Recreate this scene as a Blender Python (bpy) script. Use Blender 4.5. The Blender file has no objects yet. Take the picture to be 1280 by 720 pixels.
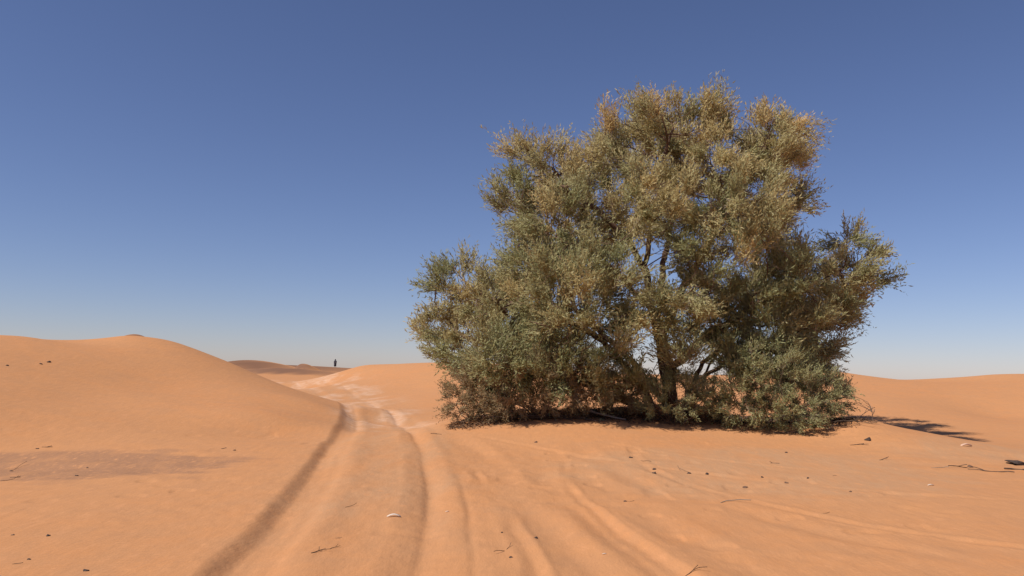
import bpy, bmesh, math
import numpy as np
from mathutils import Vector, Matrix
# surveyed ground points (x right, y forward, z up, metres)
GROUND_POINTS = [(-13.33, 10.0, 1.76), (-19.72, 20.0, 2.21), (-18.89, 24.0, 2.4), (-16.57, 26.0, 2.44), (-15.85, 27.0, 2.39), (-15.45, 27.5, 2.31), (-15.03, 28.0, 2.31), (-14.71, 29.0, 2.47), (-14.18, 30.0, 2.66), (-13.8, 30.5, 2.6), (-13.25, 31.0, 2.45), (-12.81, 31.5, 2.13), (-12.28, 31.8, 1.87), (-11.37, 31.5, 1.66), (-10.41, 31.0, 1.49), (-8.12, 28.0, 0.98), (-5.86, 25.0, 0.52), (-10.63, 20.0, 0.72), (-11.35, 18.0, 0.78), (-10.41, 24.0, 1.05), (-8.43, 22.0, 0.69), (-6.06, 20.0, 0.42), (-12.46, 16.0, 0.82), (18.01, 45.0, 2.02), (19.0, 45.0, 1.91), (20.69, 45.0, 1.72), (22.48, 45.0, 1.54), (24.49, 45.0, 1.58), (25.62, 45.0, 1.74), (26.75, 45.0, 1.98), (28.77, 45.0, 2.11), (33.4, 44.0, 2.3), (40.28, 42.0, 2.57), (8.38, 20.0, 0.62), (9.17, 20.0, 0.54), (10.15, 20.0, 0.37), (11.13, 20.0, 0.23), (-11.1, 61.0, 1.84), (-9.73, 60.0, 1.92), (-7.96, 58.0, 2.0), (-4.91, 56.0, 2.16), (-2.04, 54.0, 2.14), (1.19, 19.0, 0.35), (4.02, 20.0, 0.44), (6.07, 19.0, 0.26), (7.2, 19.0, 0.33), (-1.62, 21.5, 0.28), (-0.34, 21.0, 0.42), (2.25, 22.0, 0.66), (4.53, 22.5, 0.83), (5.73, 22.0, 0.66), (0.52, 22.5, 0.6), (19.71, 33.0, 0.24), (15.15, 33.0, 0.63), (-10, 13.5, 0), (-8, 10, 0.0), (-6, 7, 0.02), (-12, 8, 0.1), (-16, 12, 0.15), (-5, 12, 0.02), (-5.2, 16, 0.06), (-5.6, 19, 0.12), (-7, 15, 0.05), (-3, 4, 0.02), (-2, 0, 0), (2, 0, 0), (0, -8, 0), (-8, -5, 0), (8, -5, 0), (-20, 0, 0.3), (20, 0, 0.2), (0, -30, 0.2), (-35, -15, 0.5), (35, -15, 0.3), (-1.5, 8, 0), (-2, 13, 0), (-2.6, 17, 0), (-3.6, 22, 0), (-4.5, 26, -0.02), (-6.5, 33, 0.0), (-9, 42, 0.0), (-14, 56, 0.1), (-21, 74, 0.3), (0.5, 6, 0), (1, 12, 0), (0.5, 16, 0.05), (2.5, 15, 0.05), (4, 10, 0), (3.5, 6, 0.02), (7, 8, 0.06), (6, 13, 0.03), (9, 15, 0.02), (11, 12, 0.05), (12, 17, 0.02), (14, 15, 0.05), (12, 8, 0.15), (18, 12, 0.2), (11, 24, -0.08), (13.5, 24.5, -0.1), (16, 25, -0.05), (9, 26, 0.0), (6, 27, 0.25), (3, 28, 0.2), (0, 28, 0.15), (-2, 27, 0.05), (-2, 31, 0.15), (-3.5, 38, 0.3), (-5.5, 46, 0.5), (-1, 44, 0.9), (5, 36, 0.6), (12, 34, 0.55), (18, 34, 0.6), (4.6, 23.5, 0.7), (2, 22.8, 0.62), (6, 22, 0.55), (5, 50, 1.6), (12, 47, 1.65), (25, 30, 0.6), (30, 20, 0.5), (40, 35, 1.2), (45, 10, 0.6), (10, 62, 0.5), (25, 62, 0.6), (40, 60, 0.8), (60, 40, 0.8), (0, 72, 0.6), (-6, 70, 0.8), (-13.5, 67, 0.35), (20, 85, 0.3), (50, 80, 0.3), (0, 95, 0.3), (-15, 42, 0.5), (-20, 42, 0.7), (-12, 40, 0.3), (-11, 33, 0.5), (-25, 42, 0.8), (-30, 36, 1.0), (-35, 50, 0.3), (-25, 55, 0.1), (-40, 75, 0.3), (-55, 55, 0.3), (-60, 30, 0.4), (-60, -10, 0.4), (-30, 90, 0.3), (-19, 64, 0.2), (-15, 80, 0.3), (-27, 80, 0.15), (-17.5, 70, 0.2), (60, 0, 0.4), (70, 60, 0.4), (-75, 70, 0.4), (80, 20, 0.4), (-45, 20, 1.2), (-35, 12, 0.9), (-25, 14, 0.6)]
# far ridges: x, y, turn, length, near-face width, back width, height
FAR_RIDGES = [(-46,140,0.1,9,3.5,14,2.1),(-31,110,.15,9,3,9,1.0),(-54,175,.1,30,5,20,1.6),(-31,122,-.3,2.5,2,5,1.6)]
# dune tip behind the big dune: x, y, height, half width
TIP = (-20.8, 44.5, 2.72, 2.3)
# ---------------------------------------------------------------- ground shape
def _table(seed):
    return np.random.RandomState(seed).rand(256, 256)
_TAB = [_table(s) for s in range(8)]
def vnoise(x, y, k=0):
    t = _TAB[k % 8]
    xi = np.floor(x).astype(np.int64); yi = np.floor(y).astype(np.int64)
    fx = x - xi; fy = y - yi
    fx = fx*fx*fx*(fx*(fx*6-15)+10); fy = fy*fy*fy*(fy*(fy*6-15)+10)
    x0 = xi & 255; x1 = (xi+1) & 255; y0 = yi & 255; y1 = (yi+1) & 255
    a = t[x0, y0]*(1-fx)+t[x1, y0]*fx
    b = t[x0, y1]*(1-fx)+t[x1, y1]*fx
    return (a*(1-fy)+b*fy)*2-1
def fbm(x, y, k=0, octs=3):
    s = 0; a = 1.0; n = 0
    for i in range(octs):
        c, sn = math.cos(0.6*i+.3), math.sin(0.6*i+.3)
        s = s+a*vnoise((x*c-y*sn)*2**i+7.3*i, (x*sn+y*c)*2**i+3.1*i, k+i); n += a; a *= .5
    return s/n
def sstep(a, b, t):
    t = np.clip((t-a)/(b-a), 0, 1); return t*t*(3-2*t)
def gauss(t, w):
    return np.exp(-(t/w)**2)

def rbf_solve(pts):
    P = np.array(pts, float); n = len(P)
    d = np.hypot(P[:, None, 0]-P[None, :, 0], P[:, None, 1]-P[None, :, 1])
    K = d*1.0 + np.eye(n)*-0.0
    K = np.sqrt(d*d+1.0)            # multiquadric, gentle rounding of about a metre
    A = np.zeros((n+1, n+1)); A[:n, :n] = K; A[:n, n] = 1; A[n, :n] = 1
    w = np.linalg.solve(A, np.append(P[:, 2], 0))
    return P, w
_P, _W = rbf_solve(GROUND_POINTS)
def rbf(x, y):
    z = np.full(x.shape, _W[-1])
    for (px, py, _), w in zip(_P, _W[:-1]):
        z += w*np.sqrt((x-px)**2+(y-py)**2+1.0)
    return z

def spline(pts, n=8):
    p = np.array(pts, float); p = np.vstack([2*p[0]-p[1], p, 2*p[-1]-p[-2]])
    out = []
    for i in range(1, len(p)-2):
        for k in range(n):
            t = k/n
            out.append(.5*((2*p[i])+(-p[i-1]+p[i+1])*t+(2*p[i-1]-5*p[i]+4*p[i+1]-p[i+2])*t*t+(-p[i-1]+3*p[i]-3*p[i+1]+p[i+2])*t**3))
    out.append(p[-2]); return np.array(out)
def side_dist(x, y, line):
    """signed distance to a polyline (positive on its right, walking along it) and the share of its length"""
    best = np.full(x.shape, 1e9); sg = np.zeros(x.shape); tt = np.zeros(x.shape); n = len(line)-1
    for i in range(n):
        ax, ay = line[i]; bx, by = line[i+1]; dx, dy = bx-ax, by-ay; L2 = dx*dx+dy*dy
        t = np.clip(((x-ax)*dx+(y-ay)*dy)/L2, 0, 1)
        qx = x-(ax+t*dx); qy = y-(ay+t*dy); d = qx*qx+qy*qy
        m = d < best
        best = np.where(m, d, best); sg = np.where(m, np.sign(qx*dy-qy*dx), sg); tt = np.where(m, (i+t)/n, tt)
    return np.sqrt(best)*np.where(sg == 0, 1, sg), tt

RUT_L = spline([(-.9, -8), (-1.2, -2), (-1.55, 2), (-2.05, 6.1), (-2.4, 9), (-2.82, 12.2), (-3.45, 16), (-4.05, 20), (-4.9, 25), (-6.6, 32), (-9.6, 42), (-15.2, 58), (-22.3, 75), (-35, 98)])
RUT_R = spline([(.3, -8), (.02, -2), (-.3, 2), (-.70, 6.1), (-.86, 9), (-1.2, 12.2), (-1.72, 16), (-2.4, 20), (-3.3, 25), (-5.0, 32), (-7.8, 42), (-13.3, 58), (-20.3, 75), (-33, 98)])
OLD_TRACKS = [(spline([(1.6, 1), (1.05, 4.5), (.8, 6.4), (.5, 8.3), (.0, 12), (-.56, 16), (-1.6, 20)]), .30, .05),
              (spline([(2.3, 2), (1.75, 4.5), (1.34, 6.4), (1.05, 8.8), (.6, 12), (.40, 17.5)]), .28, .045),
              (spline([(3.6, 3), (2.5, 5.5), (1.95, 7.5), (1.5, 11), (.9, 15)]), .34, .04),
              (spline([(4.2, 7), (3.2, 9.2), (2.3, 11.5), (1.7, 14.5), (1.3, 18)]), .30, .035),
              (spline([(.1, 3), (.25, 5.5), (.15, 8), (-.35, 12), (-1.1, 17)]), .11, .03),
              (spline([(1.3, 3.5), (1.5, 6), (1.2, 8.5), (.9, 12), (1.1, 16)]), .10, .028),
              (spline([(5.5, 7.5), (4.2, 9), (3.1, 11), (2.4, 14), (2.6, 17.5)]), .13, .03),
              (spline([(7.5, 11), (5.6, 11.6), (3.9, 12.8), (2.2, 14.6), (.4, 16.8), (-1.2, 19)]), .14, .03),
              (spline([(9.5, 13.5), (7.2, 13.6), (5.0, 14.4), (3.2, 15.8), (1.4, 18)]), .12, .028)]

def height(x, y):
    x = np.asarray(x, float); y = np.asarray(y, float)
    r = np.hypot(x, y)
    near = rbf(x, y)
    # the open desert beyond
    far = .35+.55*fbm(x/45, y/45, 1, 3)*(1-sstep(300, 900, r))-.5*sstep(120, 1500, r)
    for cx, cy, ang, ln, w1, w2, h in FAR_RIDGES:
        c, s = math.cos(ang), math.sin(ang)
        a = (x-cx)*c+(y-cy)*s; b = -(x-cx)*s+(y-cy)*c     # a along the ridge, b across (positive away from the near face)
        b = b+2.0*np.sin(a/9.0+cx)
        prof = np.where(b < 0, np.clip(1+b/w1, 0, 1), np.exp(-(np.maximum(b, 0)/w2)**2))
        prof = np.where(b < 0, prof*prof*(3-2*prof), prof)
        far = far+h*prof*gauss(a, ln)
    w = sstep(80, 115, r)
    z = near*(1-w)+far*w
    z = z+TIP[2]*np.exp(-(((x-TIP[0])/TIP[3])**2+((y-TIP[1])/3.0)**2))
    m = (r < 130)
    # soft undulation of wind-laid sand
    fade = 1-sstep(60, 110, r)
    z = z+fade*(.022*fbm(x/2.3, y/3.1, 2, 3)+.05*fbm(x/7+4, y/7, 3, 2))
    # vehicle ruts
    if m.any():
        xs, ys = x[m], y[m]; dz = np.zeros(xs.shape)
        wob = .05*fbm(xs/1.1, ys/1.6, 4, 2)
        s, _ = side_dist(xs, ys, RUT_L); s = s+wob
        k = (1-sstep(22, 34, ys))
        kf = .35+.65*(1-sstep(24, 40, ys)); kf = kf*(1-sstep(70, 95, ys))
        bank = .045*np.exp(-np.maximum(-s-.4, 0)/1.6)*k
        wall = sstep(-.10, -.36, s)
        dz += np.where(s < 0, -.05*(1-wall)*kf+bank*wall, -.05*(1-sstep(.06, .36, s))*kf+.02*gauss(s-.45, .2)*kf)
        dz += .010*gauss(s-.10, .07)*kf*(1+fbm(xs/.5, ys/1.5, 3, 2))
        s2, _ = side_dist(xs, ys, RUT_R); s2 = s2+wob*.7
        kr = kf*(.75+.25*np.sin(ys*.7))
        dz += kr*(-.030*gauss(s2, .16)-.035*gauss(np.where(s2 < 0, s2*1.9, s2), .14)+.022*gauss(s2-.36, .14)-.016*gauss(s2-.47, .05)*sstep(14, 9, ys)+.012*gauss(s2-.66, .2)+.008*gauss(s2+.33, .12))
        lane = (s > .2) & (s2 < -.1)
        mid = sstep(.2, .5, s)*sstep(-.1, -.4, s2)
        dz += mid*kf*(.012+.022*fbm(xs/.55, ys/1.2, 5, 3))
        inl = sstep(-.2, .2, s)*sstep(.9, .3, s2)
        dz += inl*(.06*gauss(ys-16.5, 3.0)-.10*gauss(ys-23.5, 3.5))
        for ln, w_, d_ in OLD_TRACKS:
            t, u = side_dist(xs, ys, ln); t = t+wob*1.2
            e = sstep(0, .12, u)*sstep(1, .8, u)*sstep(-.55, .35, fbm(xs/1.0+d_*90, ys/2.2, 7, 2)+.12)*.5
            dz += e*d_*(-gauss(t, w_*.55)+.75*gauss(t-w_*1.15, w_*.45)+.45*gauss(t+w_*1.2, w_*.5))
        # churned sand on the right of the lane and by the tree's foot
        ch = sstep(-1.2, 0, xs)*sstep(8, 4, xs)*sstep(3, 6, ys)*sstep(19, 15, ys)
        dz += ch*.022*fbm(xs/.75-ys/2.5, ys/1.3, 6, 3)
        chl = gauss(xs+7.5, 3.2)*gauss(ys-12.8, 2.2)
        dz += chl*.06*fbm(xs/1.6, ys/.6, 0, 3)
        chr_ = sstep(6, 8, xs)*gauss(ys-17, 2.6)
        dz += chr_*.06*fbm(xs/1.7, ys/.55, 1, 3)
        dz += .006*(1-sstep(15, 24, ys))*np.exp(-((np.minimum(np.abs(s+.3), np.abs(s2+.15)))/.35)**2)*fbm(xs/.16, ys/.16, 1, 3)
        dz += .010*(1-sstep(14, 22, ys))*fbm(xs/.30, ys/.22, 6, 3)*sstep(-.2, .4, fbm(xs/2.0, ys/2.0, 4, 2)+.15)
        q = vnoise(xs/.42, ys/.42, 3)
        dz += -.022*sstep(.55, .85, q)*sstep(-9, -4, xs)*sstep(9, 5, xs)*(1-sstep(18, 22, ys))*sstep(-.1, .3, fbm(xs/3, ys/3, 7, 2))
        out = np.zeros(x.shape); out[m] = dz; z = z+out
    return z

def ground_masks(x, y, z):
    """colour of the ground: pale salt crust, grey hard pan, darker near faces of the far ridges and dune tip"""
    r = np.hypot(x, y)
    sL, _ = side_dist(x, y, RUT_L); sR, _ = side_dist(x, y, RUT_R)
    n = fbm(x/.9, y/2.2, 2, 3); n2 = fbm(x/3, y/3, 5, 3)
    strip = np.maximum(gauss(sL, .16+.008*np.maximum(y-20, 0)), gauss(sR, .16+.008*np.maximum(y-20, 0)))
    pale = .9*strip*sstep(19, 25, y)*sstep(95, 70, y)*sstep(-.25, .25, n+.15)
    wd = np.clip(y/25, 1, 3); mid = sstep(-1.0*wd, .5, sL)*sstep(1.6*wd, .2, sR)
    pale = np.maximum(pale, mid*sstep(20, 24, y)*sstep(80, 60, y)*sstep(-.15, .35, n)*.75)
    pale = np.maximum(pale, gauss(x-12.9, .8)*gauss(y-18.9, .5)*.8*sstep(-.1, .3, n))
    e1 = .5*n+.5*fbm(x/1.2, y/.4, 6, 3)
    grey = sstep(.30, .55, gauss(x+7.4, 3.0)*gauss(y-13.0, 1.9)+.42*e1)
    pink = .95*sstep(.30, .62, gauss((x-4.3)-.25*(y-14), 3.9)*gauss(y-14.2, 3.4)+.28*e1)
    pink = np.maximum(pink, .9*sstep(.30, .6, gauss(x-10.8, 3.3)*gauss(y-16.9, 2.0)+.3*e1))
    pink = np.maximum(pink, .8*mid*sstep(5, 9, y)*sstep(60, 45, y)*sstep(-.5, .4, fbm(x/.7, y/2.5, 3, 3)+.1))
    dark = np.zeros(x.shape)  # darker colour on the far ridges' near faces and the top of the dune tip
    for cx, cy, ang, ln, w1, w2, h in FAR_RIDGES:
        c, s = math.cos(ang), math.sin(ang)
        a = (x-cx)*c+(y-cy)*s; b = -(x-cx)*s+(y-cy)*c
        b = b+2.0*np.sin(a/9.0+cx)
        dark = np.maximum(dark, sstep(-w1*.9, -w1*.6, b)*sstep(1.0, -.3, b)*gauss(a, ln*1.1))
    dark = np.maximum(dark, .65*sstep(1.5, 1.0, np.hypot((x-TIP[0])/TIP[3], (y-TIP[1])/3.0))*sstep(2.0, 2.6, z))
    return pale, grey, dark, pink
# crown volumes: centre and radii
TREE_LOBES = [(4.52, 22.5, 8.47, 1.67, 2.0, 1.06), (5.81, 21.7, 7.69, 1.93, 2.0, 1.28), (7.34, 22.3, 8.24, 0.69, 1.2, 0.98), (7.67, 22.6, 8.33, 0.59, 0.9, 0.81), (6.99, 22.7, 6.95, 0.93, 1.8, 1.34), (3.23, 22.3, 7.8, 1.32, 1.8, 1.14), (1.05, 21.9, 7.07, 1.03, 1.6, 0.85), (0.65, 22.1, 7.46, 0.62, 0.8, 0.62), (0.22, 22.3, 6.48, 0.56, 1.2, 0.83), (1.37, 21.3, 5.63, 1.47, 1.8, 0.94), (3.32, 20.7, 6.1, 1.74, 1.8, 1.06), (5.06, 20.5, 5.98, 1.72, 1.8, 1.21), (0.33, 22.3, 4.54, 0.69, 1.4, 0.83), (1.72, 20.1, 3.68, 1.89, 2.0, 1.15), (-0.53, 21.7, 3.13, 1.11, 1.6, 1.06), (-1.75, 22.3, 3.98, 0.58, 0.8, 0.8), (-2.13, 22.6, 3.16, 0.59, 0.8, 0.68), (-1.76, 22.5, 2.37, 0.56, 1.0, 0.51), (0.04, 20.9, 1.94, 1.55, 1.8, 1.13), (1.58, 20.7, 2.18, 1.32, 1.6, 0.91), (3.06, 20.3, 3.42, 0.59, 1.0, 0.53), (4.55, 20.1, 4.86, 0.68, 1.2, 0.78), (6.09, 20.5, 4.22, 1.72, 1.8, 0.9), (8.34, 21.8, 4.65, 1.33, 1.7, 0.81), (9.57, 22.3, 4.8, 0.49, 1.1, 0.6), (8.96, 22.3, 3.6, 0.69, 1.3, 0.7), (6.82, 20.9, 3.12, 1.34, 1.7, 0.92), (3.92, 20.0, 3.11, 0.74, 1.1, 0.57), (8.05, 22.3, 2.35, 0.83, 1.3, 0.67), (5.88, 21.3, 2.92, 0.83, 1.2, 0.72), (4.94, 20.5, 3.06, 0.7, 1.0, 0.54), (3.71, 22.5, 8.93, 0.63, 0.8, 0.49), (4.5, 22.4, 9.22, 0.63, 0.8, 0.4), (5.29, 22.6, 9.26, 0.59, 0.8, 0.41), (2.91, 22.5, 8.56, 0.54, 0.7, 0.54), (2.33, 22.4, 7.81, 0.58, 0.8, 0.54), (0.49, 22.3, 7.62, 0.58, 0.7, 0.49), (1.28, 22.1, 7.47, 0.62, 0.8, 0.53), (1.6, 21.7, 6.58, 0.61, 0.8, 0.56), (2.29, 19.9, 4.47, 0.78, 1.0, 0.57), (0.8, 20.3, 4.5, 0.69, 0.9, 0.53), (4.08, 19.3, 3.45, 0.91, 1.0, 0.49), (3.11, 19.3, 3.04, 0.46, 0.7, 0.36), (5.82, 19.9, 5.06, 0.98, 0.9, 0.45), (4.71, 19.5, 4.17, 0.53, 0.8, 0.66), (1.18, 19.3, 2.9, 0.95, 1.0, 0.58), (-0.36, 19.9, 2.12, 0.78, 0.9, 0.68), (0.37, 22.3, 7.97, 0.54, 0.6, 0.49), (1.28, 22.1, 7.7, 0.49, 0.6, 0.49), (1.88, 22.5, 7.59, 0.63, 0.7, 0.58), (4.06, 22.5, 9.18, 0.65, 1.0, 0.44), (5.4, 22.3, 9.14, 0.56, 1.0, 0.4), (6.89, 22.3, 8.93, 0.36, 0.5, 0.58), (8.11, 22.5, 8.91, 0.36, 0.5, 0.49), (7.92, 22.7, 6.83, 0.45, 0.7, 0.82), (-0.05, 22.3, 6.45, 0.58, 0.7, 0.49), (-0.32, 22.5, 6.24, 0.4, 0.6, 0.45), (-1.49, 22.5, 4.53, 0.36, 0.5, 0.32), (-2.48, 22.7, 3.16, 0.32, 0.5, 0.36), (9.96, 22.3, 5.13, 0.45, 0.7, 0.4), (10.11, 22.4, 4.53, 0.36, 0.7, 0.4), (9.45, 22.3, 5.53, 0.54, 0.7, 0.36), (8.43, 22.4, 2.81, 0.67, 0.9, 0.49), (9.46, 22.4, 3.84, 0.54, 0.7, 0.49), (6.37, 20.5, 2.37, 0.8, 0.9, 0.54), (2.04, 20.1, 1.57, 0.68, 0.8, 0.45), (3.24, 20.1, 1.6, 0.58, 0.7, 0.33), (4.21, 19.5, 2.1, 0.41, 0.6, 0.32), (2.46, 19.5, 2.26, 0.66, 0.8, 0.41), (5.35, 20.1, 2.04, 0.58, 0.8, 0.53), (1.04, 20.1, 1.55, 0.78, 0.9, 0.45), (5.13, 25.5, 8.45, 2.78, 1.6, 1.5), (7.67, 25.3, 7.55, 2.0, 1.6, 1.75), (2.01, 25.3, 6.65, 2.0, 1.6, 1.49), (1.29, 25.5, 3.56, 2.52, 1.5, 1.76), (8.97, 25.5, 4.23, 2.27, 1.5, 1.25), (-0.96, 24.7, 2.71, 1.21, 1.2, 0.96), (8.48, 24.9, 2.17, 1.22, 1.2, 0.75)]
RIGHT_LOBES = [(6.31, 20.0, 1.66, 1.4, 1.2, 0.96), (7.55, 20.4, 1.24, 0.98, 1.1, 0.86), (5.62, 19.7, 1.16, 0.83, 0.9, 0.71), (6.72, 19.5, 0.87, 1.13, 0.9, 0.55), (8.31, 20.9, 1.24, 0.54, 0.8, 0.5), (5.7, 20.3, 2.25, 0.69, 0.8, 0.57)]
MID_LOBES = [(4.22, 20.0, 1.18, 0.88, 0.8, 0.6), (3.65, 19.9, 0.98, 0.56, 0.6, 0.4), (4.79, 19.9, 1.04, 0.56, 0.6, 0.44), (4.12, 19.5, 0.81, 0.68, 0.4, 0.23)]
LEFT_LOBES = [(-0.99, 21.1, 1.09, 0.8, 0.9, 0.76), (-1.28, 20.9, 0.72, 0.5, 0.6, 0.38), (-0.46, 21.0, 0.79, 0.63, 0.7, 0.46)]
BROWN_LOBES = [(0.86, 20.3, 1.39, 1.42, 1.0, 0.89), (0.06, 20.2, 0.97, 0.91, 0.8, 0.53), (1.97, 20.3, 1.23, 0.97, 0.8, 0.65), (2.93, 20.7, 1.14, 0.7, 0.7, 0.54)]
# litter: kind, x, y, size, turn, label
LITTER = [
    ('s', -8.59, 14.83, 0.059, 20, 'small dark stone beside a flat twig at the back edge of the grey hardpan patch'),
    ('t', -8.50, 14.98, 0.165, 5, 'flat dark twig lying along the back edge of the grey hardpan patch'),
    ('s', -7.59, 12.46, 0.050, 40, 'dark stone at the outer end of the grey hardpan patch'),
    ('t', -7.86, 13.04, 0.091, 80, "short twig poking up beside the stone at the grey hardpan's outer end"),
    ('t', -7.02, 11.63, 0.105, 10, 'thin brown twig along the front edge of the grey hardpan'),
    ('t', -6.98, 11.37, 0.114, 20, 'brown stick running out of view in front of the grey hardpan'),
    ('s', -6.69, 12.96, 0.039, 0, 'tiny dark pebble in the middle of the grey hardpan patch'),
    ('s', -6.21, 11.75, 0.047, 30, 'dark pebble at the front edge of the grey hardpan patch'),
    ('t', -5.35, 15.31, 0.138, 0, 'bold black twig lying on the smooth dune foot next to one pebble'),
    ('s', -5.09, 15.11, 0.060, 60, 'black pebble next to the bold twig on the smooth dune foot'),
    ('s', -4.63, 7.71, 0.031, 10, 'faint brown pebble on the smooth sand near the left edge of the view'),
    ('s', -4.30, 7.71, 0.039, 70, 'dark pebble alone on smooth orange sand in the near left foreground'),
    ('s', -3.94, 6.81, 0.027, 20, 'dark pebble above a thin twig in the lower left corner'),
    ('t', -3.94, 6.66, 0.060, 15, 'thin faint twig in the lower left corner below a pebble'),
    ('s', -3.30, 6.49, 0.045, 50, 'black stone at the bottom edge of the view left of the deep rut'),
    ('t', -1.68, 7.35, 0.073, 60, 'dark forked twig between the wheel ruts near the bottom of the view'),
    ('t', -1.60, 7.56, 0.038, 80, 'tiny upright twig just behind the dark forked twig between the ruts'),
    ('t', -1.65, 8.05, 0.040, 70, 'pale brown splinter in the middle of the lane between the ruts'),
    ('t', -1.89, 9.78, 0.088, 75, 'brown twig on the lane beside the left rut halfway to the bend'),
    ('c', -1.27, 9.19, 0.129, 0, 'curved white fragment lying in the middle of the lane'),
    ('c', -0.71, 9.72, 0.049, 20, 'tiny white chip on the edge of the right rut'),
    ('s', 0.58, 17.30, 0.069, 10, "dark pebble on the bare slope in front of the tree's dark brush"),
    ('s', 0.29, 8.18, 0.049, 30, 'round black pebble on the old tracks right of a group of twigs'),
    ('s', -0.05, 8.42, 0.034, 50, 'dark pebble at the top of the group of twigs right of the rut'),
    ('t', 0.02, 7.70, 0.062, 75, 'small upright twig in the middle of the group right of the rut'),
    ('t', -0.06, 7.49, 0.082, 55, 'longest dark twig of the group right of the right rut'),
    ('s', 0.04, 7.29, 0.036, 20, 'dark pebble at the bottom of the group of twigs right of the rut'),
    ('s', 1.53, 10.62, 0.042, 0, 'left pebble of a close pair on the open sand right of the tracks'),
    ('t', 1.60, 10.60, 0.064, 25, 'short twig right next to a pebble on the open sand right of the tracks'),
    ('s', 2.30, 15.30, 0.077, 40, 'dark pebble farthest from the camera in the litter before the tree'),
    ('t', 2.52, 14.79, 0.104, 160, 'small brown twig behind the stacked pebbles in the litter before the tree'),
    ('s', 2.49, 13.87, 0.069, 0, 'upper of two dark pebbles one behind the other before the tree'),
    ('s', 2.39, 13.29, 0.080, 30, 'lower of two dark pebbles one behind the other before the tree'),
    ('t', 2.97, 13.78, 0.110, 140, 'dark bent twig touching a pebble in the litter before the tree'),
    ('s', 3.00, 13.51, 0.068, 10, 'dark pebble at the end of the bent twig before the tree'),
    ('s', 3.29, 13.47, 0.081, 80, 'single dark stone just right of the bent twig and its pebble'),
    ('s', 3.57, 12.28, 0.074, 20, "brown stone on the open sand in front of the green shrub's litter"),
    ('s', 4.08, 13.08, 0.065, 60, 'dark pebble straight in front of the large green shrub'),
    ('t', 1.53, 6.76, 0.095, 15, 'brown forked twig at the bottom edge right of the old tracks'),
    ('t', 3.07, 10.83, 0.238, 170, 'long thin grey stick lying alone on the smooth sand'),
    ('c', 0.89, 7.47, 0.037, 0, 'tiny white chip in the old tracks near the bottom edge'),
    ('t', 4.91, 15.00, 0.120, 165, "small dark twig closest to the big green shrub's front"),
    ('s', 5.64, 16.50, 0.066, 20, 'tiny dark pebble at the foot of the big green shrub'),
    ('s', 4.82, 13.10, 0.052, 50, 'small dark pebble on the grey sand between the shrub and the far sticks'),
    ('t', 5.41, 13.48, 0.081, 0, 'tiny brown twig on the grey sand right of two small pebbles'),
    ('s', 4.31, 12.63, 0.063, 10, 'brown pebble nearest the camera on the grey sand below the shrub'),
    ('s', 4.90, 11.67, 0.047, 20, 'small brown pebble on the smooth sand below the black twig'),
    ('t', 3.91, 10.01, 0.090, 10, 'brown twig alone on the smooth orange sand on the right'),
    ('t', 7.31, 15.79, 0.189, 5, "bold dark twig lying flat right of the tree's shadow"),
    ('t', 7.59, 17.70, 0.248, 10, "dark twig lying at the shadow's edge by the dry sapling"),
    ('s', 7.99, 18.03, 0.162, 30, 'black stone standing in front of the dry sapling'),
    ('c', 6.51, 12.55, 0.088, 0, 'small bright white chip on the sand at the right'),
    ('s', 8.63, 15.19, 0.152, 40, 'brown stone resting on the long stick at the right'),
    ('t', 8.35, 15.09, 0.362, 2, 'dark stick lying level to the left of the stone at the right'),
    ('t', 7.87, 14.92, 0.239, 0, 'thin pale stick leading the row of sticks at the right'),
    ('t', 8.67, 14.59, 0.584, 170, 'long thin stick slanting down from the stone at the right'),
    ('t', 9.35, 15.03, 0.361, 2, 'thick dark stick at the right edge of the view'),
    ('s', 9.89, 15.80, 0.348, 0, 'flat black stone at the right edge behind the thick stick'),
    ('c', 10.07, 17.86, 0.250, 10, "pale flat crust slab shining at the end of the tree's shadow"),
    ('s', -13.36, 22.89, 0.092, 0, 'left of two dark pebbles high on the big smooth dune'),
    ('s', -13.37, 23.30, 0.116, 20, 'right of two dark pebbles high on the big smooth dune'),
    ('s', -13.63, 21.81, 0.087, 50, 'dark pebble high on the dune at the left edge of the view'),
    ('t', -1.69, 18.84, 0.170, 20, 'short dark twig at the left end of the brush near the lane'),
# miss p|420|459|1|0|person
]
# ---------------------------------------------------------------- scene helpers
sc = bpy.context.scene
COL = sc.collection
def link(o):
    COL.objects.link(o); return o
def tag(o, label=None, cat=None, group=None, kind=None):
    if label: o['label'] = label
    if cat: o['category'] = cat
    if group: o['group'] = group
    if kind: o['kind'] = kind
    return o
def mesh_obj(name, verts, faces, mat=None, parent=None, smooth=False):
    me = bpy.data.meshes.new(name)
    me.from_pydata([tuple(v) for v in verts], [], faces)
    if smooth: me.polygons.foreach_set('use_smooth', [True]*len(me.polygons))
    if mat: me.materials.append(mat)
    me.update()
    o = link(bpy.data.objects.new(name, me)); o.parent = parent
    return o
def np_mesh(name, V, F, mat, smooth=False):
    """V (n,3) and F (m,4) or (m,3) arrays to a mesh"""
    me = bpy.data.meshes.new(name); n = len(V); m, k = F.shape
    me.vertices.add(n); me.vertices.foreach_set('co', np.ascontiguousarray(V, np.float32).ravel())
    me.loops.add(m*k); me.loops.foreach_set('vertex_index', np.ascontiguousarray(F, np.int32).ravel())
    me.polygons.add(m); me.polygons.foreach_set('loop_start', np.arange(0, m*k, k, dtype=np.int32))
    if smooth: me.polygons.foreach_set('use_smooth', np.ones(m, bool))
    me.materials.append(mat); me.update(calc_edges=True); return me
def empty(name, loc):
    o = bpy.data.objects.new(name, None); o.location = loc; o.empty_display_size = .2
    return link(o)
def hz(x, y):
    return float(height(np.array([float(x)]), np.array([float(y)]))[0])

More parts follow.
